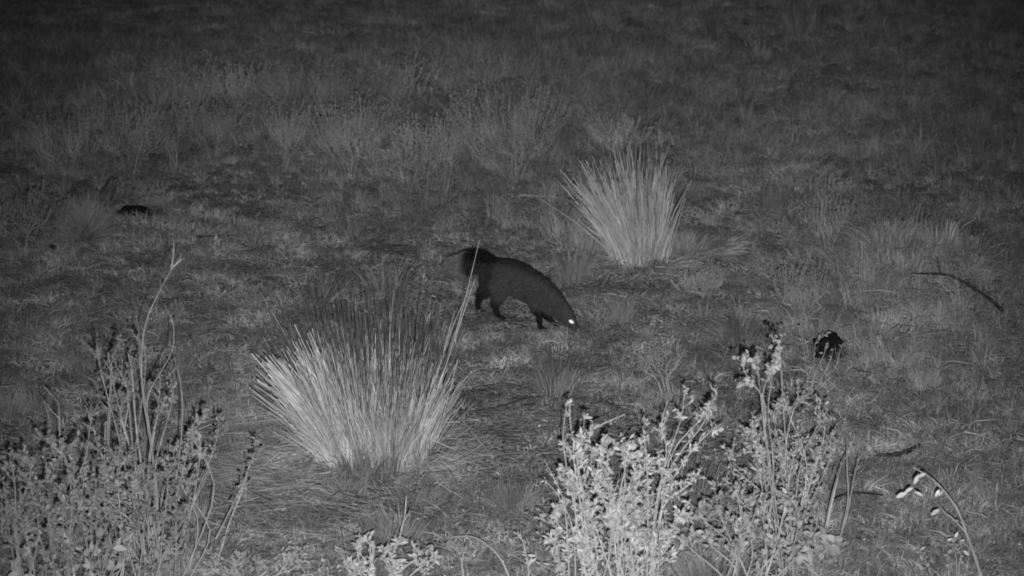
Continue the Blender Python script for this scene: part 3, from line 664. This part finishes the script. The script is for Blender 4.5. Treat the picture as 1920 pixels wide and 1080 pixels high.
# ------------------------------------------------------------------ dead wood, stones, log
def stick(name, label, pl, r0, r1, m='charred', forks=(), lift=.02, cat='branch', knob=.25):
    pts = []
    b = G(*pl[0])
    for (px, py) in pl: p = G(px, py); pts.append(rel(p + np.array([0, 0, lift + max(r0, r1)]), b))
    sp_ = spline(pts, 5 * len(pl)); n = len(sp_); rr = [(r0 + (r1 - r0) * i / (n - 1)) * (1 + knob * R.uniform(-1, 1)) for i in range(n)]
    B = MB(); B.tube(sp_, rr, None, 7); t = thing(name, label, cat, b); B.build('limb', M[m], t, smooth=True)
    for fk in forks:
        q = [rel(G(px, py) + np.array([0, 0, lift + .01 + .03 * i]), b) for i, (px, py) in enumerate(fk)]
        B = MB(); B.tube(spline(q, 6), min(r0, r1) * .8 + .002, .002, 5); B.build('twig', M[m], t)
    return t
stick('fallen_branch', 'long dark branch curving down the front of the grassy mound', [(1706, 552), (1735, 553), (1766, 554), (1790, 561), (1822, 580), (1852, 600), (1876, 622)], .0045, .010, forks=[[(1760, 553), (1758, 549), (1753, 541)]], lift=.12)
stick('fallen_branch', 'short thick dark stick above the arching white-leaved stem', [(1642, 868), (1672, 868), (1698, 862), (1724, 850)], .008, .014, forks=[], lift=.03)
stick('fallen_branch', 'thin dark twig beside the bare upright stems at lower right', [(1560, 955), (1585, 946), (1615, 944), (1655, 948)], .006, .004, lift=.05)
stick('fallen_branch', 'thin dark curved twig lying right of the big tussock', [(832, 782), (860, 800), (900, 802), (950, 790), (1000, 775)], .0025, .0035, m='heathdark', lift=.09)
stick('fallen_branch', 'short dark stick behind the feet of the upright tussock', [(1130, 495), (1165, 487), (1190, 492), (1222, 478)], .012, .009, lift=.02)
stick('fallen_branch', 'dim dark twig on the turf above the tall left whip', [(370, 452), (400, 450), (430, 448)], .007, .006, lift=.02)
stick('dry_reed', 'pale dry reed blade fallen right of the big tussock', [(795, 738), (840, 785), (880, 830), (925, 885)], .005, .007, m='stalk', lift=.07, cat='reed', knob=.1)
stick('straw', 'thin pale stem arching left from the upright tussock', [(975, 380), (1010, 382), (1050, 385), (1085, 398)], .004, .003, m='stalk', lift=.05, cat='straw', knob=.1)
for k_, (px, py, qx, qy, lab) in enumerate([(410, 462, 430, 464, 'small pale crumpled leaf scrap on the dim left turf'), (583, 512, 592, 524, 'tiny pale scrap at the tip of a thin stem behind the big tussock')]):
    b = G(px, py); t = thing('leaf_scrap', lab, 'dead leaf', b)
    for i in range(5): leaf_obj(t, leaf_mesh('scrap', 'leafbright', .4), rv() * .01 + np.array([0, 0, .03]), rv() + np.array([.8, 0, .2]), nrm([0, -.6, .8]), .05 if k_ == 0 else .03)

def lump(name, label, px, py, sx, sy, sz, m, cat, sink=.3, seed=1, flat=0, rotz=0):
    import bmesh
    from mathutils import noise
    bm = bmesh.new(); bmesh.ops.create_icosphere(bm, subdivisions=4, radius=1)
    for v in bm.verts:
        c = v.co.copy(); d = 1 + .38 * noise.noise(c * 1.5 + Vector((seed, 0, 0))) + .20 * abs(noise.noise(c * 3.1 + Vector((0, 0, seed)))) + .09 * noise.noise(c * 5 + Vector((0, seed, 0))) + .02 * noise.noise(c * 14)
        v.co = Vector((c.x * sx, c.y * sy, c.z * sz * (1 if c.z > 0 else .8))) * d
    me = bpy.data.meshes.new(name); bm.to_mesh(me); bm.free(); me.materials.append(M[m])
    me.polygons.foreach_set('use_smooth', [True] * len(me.polygons))
    o = bpy.data.objects.new(name, me); col.objects.link(o); b = G(px, py); o.location = (b[0], b[1], b[2] + sz * (1 - sink) - .02); o.rotation_euler.z = rotz
    tag(o, label, cat); return o
lump('stone', 'rounded matt black stone in the turf at the foot of the mound', 1553, 668, .088, .085, .080, 'stone', 'stone', .2, 3)
lump('fallen_log', 'short black charred log lying on the left turf', 253, 404, .120, .06, .045, 'stone', 'log', .2, 8, rotz=-.25)
_st = lump('stump', 'dark leaning stump beside the black log', 203, 378, .04, .04, .115, 'heathdark', 'stump', .3, 5); _st.rotation_euler.y = .45
lump('hole_lump', 'small dark lump standing in for a hole on the turf at the left edge', 98, 470, .03, .03, .03, 'charred', 'hole_lump', .2, 6)  # solid dark lumps put in place of two small dark holes
lump('hole_lump', 'small dark lump standing in for a hole left of the black stone', 1438, 606, .03, .03, .02, 'stone', 'hole_lump', .2, 9)

# ------------------------------------------------------------------ the animal
def make_animal():
    gb = G(970, 604)                                   # a point of ground under it
    hd = nrm([.86, -.51, 0]); lat = np.array([-hd[1], hd[0], 0])   # heading; lat points away from the camera
    def Z(zx, zy): return 820 + zx / 4.909, 430 + zy / 4.909
    def on(zx, zy, off=0.0):                            # where a ray meets the animal's upright middle plane, shifted sideways by off
        px, py = Z(zx, zy); d = ray(px, py); o = CAM - (gb + lat * off); tt = -np.dot(o, lat) / np.dot(d, lat)
        return CAM + d * tt - gb
    K = 1 / (4.909 * ppm(gb[1]))
    bm_v, bm_f = [], []
    def loft(cs, n=18):
        """cs: (point, half height, half width) -> closed tube of ellipses"""
        base = len(bm_v); m = len(cs)
        for i, (p, a, b_) in enumerate(cs):
            d = nrm(cs[min(i + 1, m - 1)][0] - cs[max(i - 1, 0)][0]); s_ = nrm(lat - d * np.dot(lat, d)); u = np.cross(s_, d)
            for k in range(n):
                th = 2 * math.pi * k / n; bm_v.append(p + u * math.cos(th) * a + s_ * math.sin(th) * b_)
        for i in range(m - 1):
            for k in range(n): bm_f.append((base + i * n + k, base + i * n + (k + 1) % n, base + (i + 1) * n + (k + 1) % n, base + (i + 1) * n + k))
        bm_f.append(tuple(base + k for k in reversed(range(n)))); bm_f.append(tuple(base + (m - 1) * n + k for k in range(n)))
    def body(lst, sub=4):
        pts = spline([on(x_, y_, o_) for x_, y_, r_, w_, o_ in lst], sub * len(lst)); m = len(pts); q = np.linspace(0, len(lst) - 1, m)
        a = np.interp(q, range(len(lst)), [l[2] * K for l in lst]); b_ = np.interp(q, range(len(lst)), [l[3] * K for l in lst])
        loft([(pts[i], a[i], b_[i]) for i in range(m)])
    # trunk, neck, head
    body([(478, 345, 62, 50, 0), (530, 372, 104, 82, 0), (620, 425, 146, 105, 0), (735, 462, 158, 112, 0), (860, 524, 150, 104, 0), (965, 590, 142, 100, 0), (1058, 662, 122, 84, 0), (1135, 738, 96, 72, 0), (1190, 800, 80, 66, 0), (1228, 850, 62, 54, 0), (1262, 895, 38, 36, 0), (1288, 925, 24, 24, 0), (1300, 938, 12, 14, 0)])
    # tail: bushy root, then the paler brush
    body([(540, 330, 46, 42, 0), (490, 290, 46, 42, 0), (440, 283, 60, 56, .005), (390, 295, 80, 70, .01), (335, 302, 90, 78, .02), (285, 310, 84, 72, .03), (215, 326, 76, 62, .045), (145, 322, 60, 50, .06), (90, 305, 26, 22, .07)])
    def foot(zx, zy): p = G(*Z(zx, zy)); return p - gb
    def leg(lst, ft, n=4):
        pts = [on(x_, y_, o_) for x_, y_, r_, o_ in lst] + [ft + np.array([0, 0, .014])]; rr = [l[2] * K for l in lst] + [19 * K]
        sp_ = spline(pts, n * len(pts)); q = np.linspace(0, len(pts) - 1, len(sp_)); a = np.interp(q, range(len(pts)), rr)
        loft([(sp_[i], a[i], a[i] * .86) for i in range(len(sp_))], 12)
        toe = ft + hd * .034 + np.array([0, 0, .009]); loft([(ft - hd * .012 + np.array([0, 0, .012]), .012, .012), (ft + hd * .012 + np.array([0, 0, .014]), .014, .015), (toe, .010, .016), (toe + hd * .008, .005, .009)], 10)
        for s_ in (-1.2, -.4, .4, 1.2):
            c = ft + hd * (.030 - .004 * abs(s_)) + lat * s_ * .009; loft([(c + np.array([0, 0, .011]), .007, .006), (c + hd * .014 + np.array([0, 0, .008]), .006, .005), (c + hd * .02 + np.array([0, 0, .005]), .003, .003)], 8)
    fl = {'rn': foot(572, 826), 'rf': foot(372, 752), 'fn': foot(945, 924), 'ff': foot(1095, 896)}
    leg([(560, 470, 122, -.045), (588, 560, 84, -.055), (566, 645, 46, -.055), (534, 695, 31, -.055), (550, 765, 23, -.05)], fl['rn'])
    leg([(500, 430, 92, .04), (478, 530, 64, .05), (425, 582, 34, .05), (388, 630, 25, .05), (374, 700, 20, .05)], fl['rf'])
    leg([(950, 610, 96, -.04), (925, 700, 66, -.05), (938, 770, 36, -.05), (942, 850, 24, -.05)], fl['fn'])
    leg([(1000, 650, 80, .04), (995, 745, 52, .045), (1030, 815, 34, .05), (1065, 858, 26, .05)], fl['ff'])
    # ears
    for off in (-.036, .036):
        c = on(1132, 712, off); u = nrm(np.cross(hd, lat)) ; loft([(c - np.array([0, 0, .008]), .020, .010), (c + np.array([0, 0, .010]) + lat * off * .25, .021, .009), (c + np.array([0, 0, .022]) + lat * off * .4, .010, .006)], 10)
    me = bpy.data.meshes.new('body'); me.from_pydata([v.tolist() for v in bm_v], [], bm_f)
    t = thing('wild_animal', 'dark bushy-tailed wild mammal with shining eye, nosing the ground', 'animal', gb)
    tmp = bpy.data.objects.new('body', me); col.objects.link(tmp)
    rm = tmp.modifiers.new('r', 'REMESH'); rm.mode = 'VOXEL'; rm.voxel_size = .0055
    sm = tmp.modifiers.new('s', 'SMOOTH'); sm.factor = .6; sm.iterations = 7
    dg = bpy.context.evaluated_depsgraph_get(); ev = bpy.data.meshes.new_from_object(tmp.evaluated_get(dg)); bpy.data.objects.remove(tmp)
    ev.name = 'body'; ev.polygons.foreach_set('use_smooth', [True] * len(ev.polygons))
    n = len(ev.vertices); co = np.empty(n * 3, np.float32); ev.vertices.foreach_get('co', co); co = co.reshape(-1, 3)
    no = np.empty(n * 3, np.float32); ev.vertices.foreach_get('normal', no); no = no.reshape(-1, 3)
    s_ = co @ hd; zz = co[:, 2]; sd_t = on(330, 300) @ hd; sd_l = on(215, 320) @ hd
    # coat: black legs and crest, greyer flanks, paler tail brush
    rump, neck = on(560, 400) @ hd, on(1135, 738) @ hd
    ha, hb = on(1058, 662), on(1300, 938); hv = hb - ha; tt = np.clip(((co - ha) @ hv) / (hv @ hv), 0, 1)
    headm = 1 - sst((np.linalg.norm(co - ha - tt[:, None] * hv, axis=1) - .062) / .02)
    legm = sst((.165 - zz) / .07) * (1 - headm)
    spine_z = np.interp(s_, [on(a_, b_)[:] @ hd for a_, b_ in ((560, 262), (720, 285), (870, 350), (1010, 430), (1130, 545), (1240, 680), (1290, 800))], [on(a_, b_)[2] for a_, b_ in ((560, 262), (720, 285), (870, 350), (1010, 430), (1130, 545), (1240, 680), (1290, 800))])
    crest = sst((zz - spine_z + .055) / .05)
    tailm = sst((on(290, 320) @ hd - s_) / .07)
    shade = .052 - .040 * legm - .034 * crest
    rear = sst((on(600, 400) @ hd - s_) / .05); shade = shade - .024 * rear * (1 - legm)
    shade = np.clip(shade, .007, .1) * (1 - tailm) + .15 * tailm
    def coat(name, rnd):
        m = bpy.data.materials.new(name); m.use_nodes = True; nn = m.node_tree; p = nn.nodes['Principled BSDF']; p.inputs['Roughness'].default_value = .75; p.inputs['Specular IOR Level'].default_value = .12
        a = nn.nodes.new('ShaderNodeAttribute'); a.attribute_name = 'coat'; nn.links.new(a.outputs['Fac'], p.inputs['Base Color']); return m
    cm = coat('dark_fur', 0)
    at = ev.attributes.new('coat', 'FLOAT', 'POINT'); at.data.foreach_set('value', shade.astype(np.float32)); ev.materials.clear(); ev.materials.append(cm)
    bo = bpy.data.objects.new('body', ev); col.objects.link(bo); bo.parent = t
    # fur: short tapered hairs combed back
    N_ = 60000; pick = NR.randint(0, n, N_); tl = sst((on(500, 320) @ hd - s_[pick]) / .08)
    keep = (zz[pick] > .03); pick = pick[keep]; tl = tl[keep]; N_ = len(pick)
    back = -hd + np.array([0, 0, -.35]); d = no[pick] * NR.uniform(.25, .75, (N_, 1)) * (1 + .8 * tl[:, None]) + back * .8 * (1 - .6 * tl[:, None]) + NR.normal(0, .18, (N_, 3)); d /= np.linalg.norm(d, axis=1, keepdims=True)
    head = (s_[pick] > neck); low = zz[pick] < .1
    Lh = NR.uniform(.010, .024, N_) * np.where(head | low, .4, 1) * (1 + .5 * tl)
    p0 = co[pick] + NR.normal(0, .002, (N_, 3)); sdv = np.cross(d, NR.normal(0, 1, (N_, 3))); sdv /= np.linalg.norm(sdv, axis=1, keepdims=True)
    wv = sdv * .0011; mid = p0 + d * (Lh * .55)[:, None]; tip = p0 + d * Lh[:, None] + np.array([0, 0, -1]) * (Lh * .15)[:, None]
    V = np.stack([p0 - wv, p0 + wv, mid + wv * .7, mid - wv * .7, tip], 1).reshape(-1, 3); i5 = np.arange(N_) * 5
    fm = bpy.data.meshes.new('fur'); fm.from_pydata(V.tolist(), [], [tuple(q) for q in np.stack([i5, i5 + 1, i5 + 2, i5 + 3], -1).tolist()] + [tuple(q) for q in np.stack([i5 + 3, i5 + 2, i5 + 4], -1).tolist()])
    a = fm.attributes.new('coat', 'FLOAT', 'POINT'); a.data.foreach_set('value', np.repeat(shade[pick] * NR.uniform(.35, 1.9, N_), 5).astype(np.float32)); fm.materials.append(cm)
    fo = bpy.data.objects.new('fur', fm); col.objects.link(fo); fo.parent = t; fo['kind'] = 'stuff'
    # eyes: mirror-backed, so they throw the lamp's light back
    em = bpy.data.materials.new('mirror_backed_eye'); em.use_nodes = True; p = em.node_tree.nodes['Principled BSDF']
    p.inputs['Base Color'].default_value = (1, 1, 1, 1); p.inputs['Metallic'].default_value = 1; p.inputs['Roughness'].default_value = .7
    nm = bpy.data.materials.new('wet_nose'); nm.use_nodes = True; p = nm.node_tree.nodes['Principled BSDF']; p.inputs['Base Color'].default_value = (.015, .015, .015, 1); p.inputs['Roughness'].default_value = .35
    def ell(name, c, ax, rx, ry, rz, m):
        b = MB(); f1 = nrm(ax); s1 = nrm(np.cross(f1, [0, 0, 1])); u1 = np.cross(s1, f1); nn_, mm = 14, 10
        for i in range(mm + 1):
            ph = math.pi * i / mm
            for k in range(nn_):
                th = 2 * math.pi * k / nn_; b.v.append(np.asarray(c) + f1 * math.cos(ph) * rz + s1 * math.sin(ph) * math.cos(th) * rx + u1 * math.sin(ph) * math.sin(th) * ry); b.t.append(0)
        for i in range(mm):
            for k in range(nn_): b.f.append((i * nn_ + k, i * nn_ + (k + 1) % nn_, (i + 1) * nn_ + (k + 1) % nn_, (i + 1) * nn_ + k))
        return b.build(name, m, t, smooth=True)
    tocam = nrm(CAM - gb); sn = nrm(on(1300, 938) - on(1190, 800))
    for off in (-.040, .040):
        c = on(1234, 850, off * .95); ax = tocam if off < 0 else nrm(lat + np.array([0, 0, .2]))
        if off < 0:   # oversized ellipse, the shine's bloom put into its size; long side along the cheek
            f1 = ax; s1 = nrm(np.array([.8, 0, -.5]) - f1 * np.dot([.8, 0, -.5], f1)); u1 = np.cross(s1, f1); b = MB()
            for i in range(11):
                ph = math.pi * i / 10
                for k in range(16):
                    th = 2 * math.pi * k / 16; b.v.append(c + f1 * (.006 + math.cos(ph) * .0055) + s1 * math.sin(ph) * math.cos(th) * .018 + u1 * math.sin(ph) * math.sin(th) * .0115); b.t.append(0)
            for i in range(10):
                for k in range(16): b.f.append((i * 16 + k, i * 16 + (k + 1) % 16, (i + 1) * 16 + (k + 1) % 16, (i + 1) * 16 + k))
            b.build('eye', em, t, smooth=True)
        else: ell('eye', c, ax, .010, .008, .008, em)
    ell('nose', on(1300, 936), sn, .009, .008, .007, nm)
make_animal()
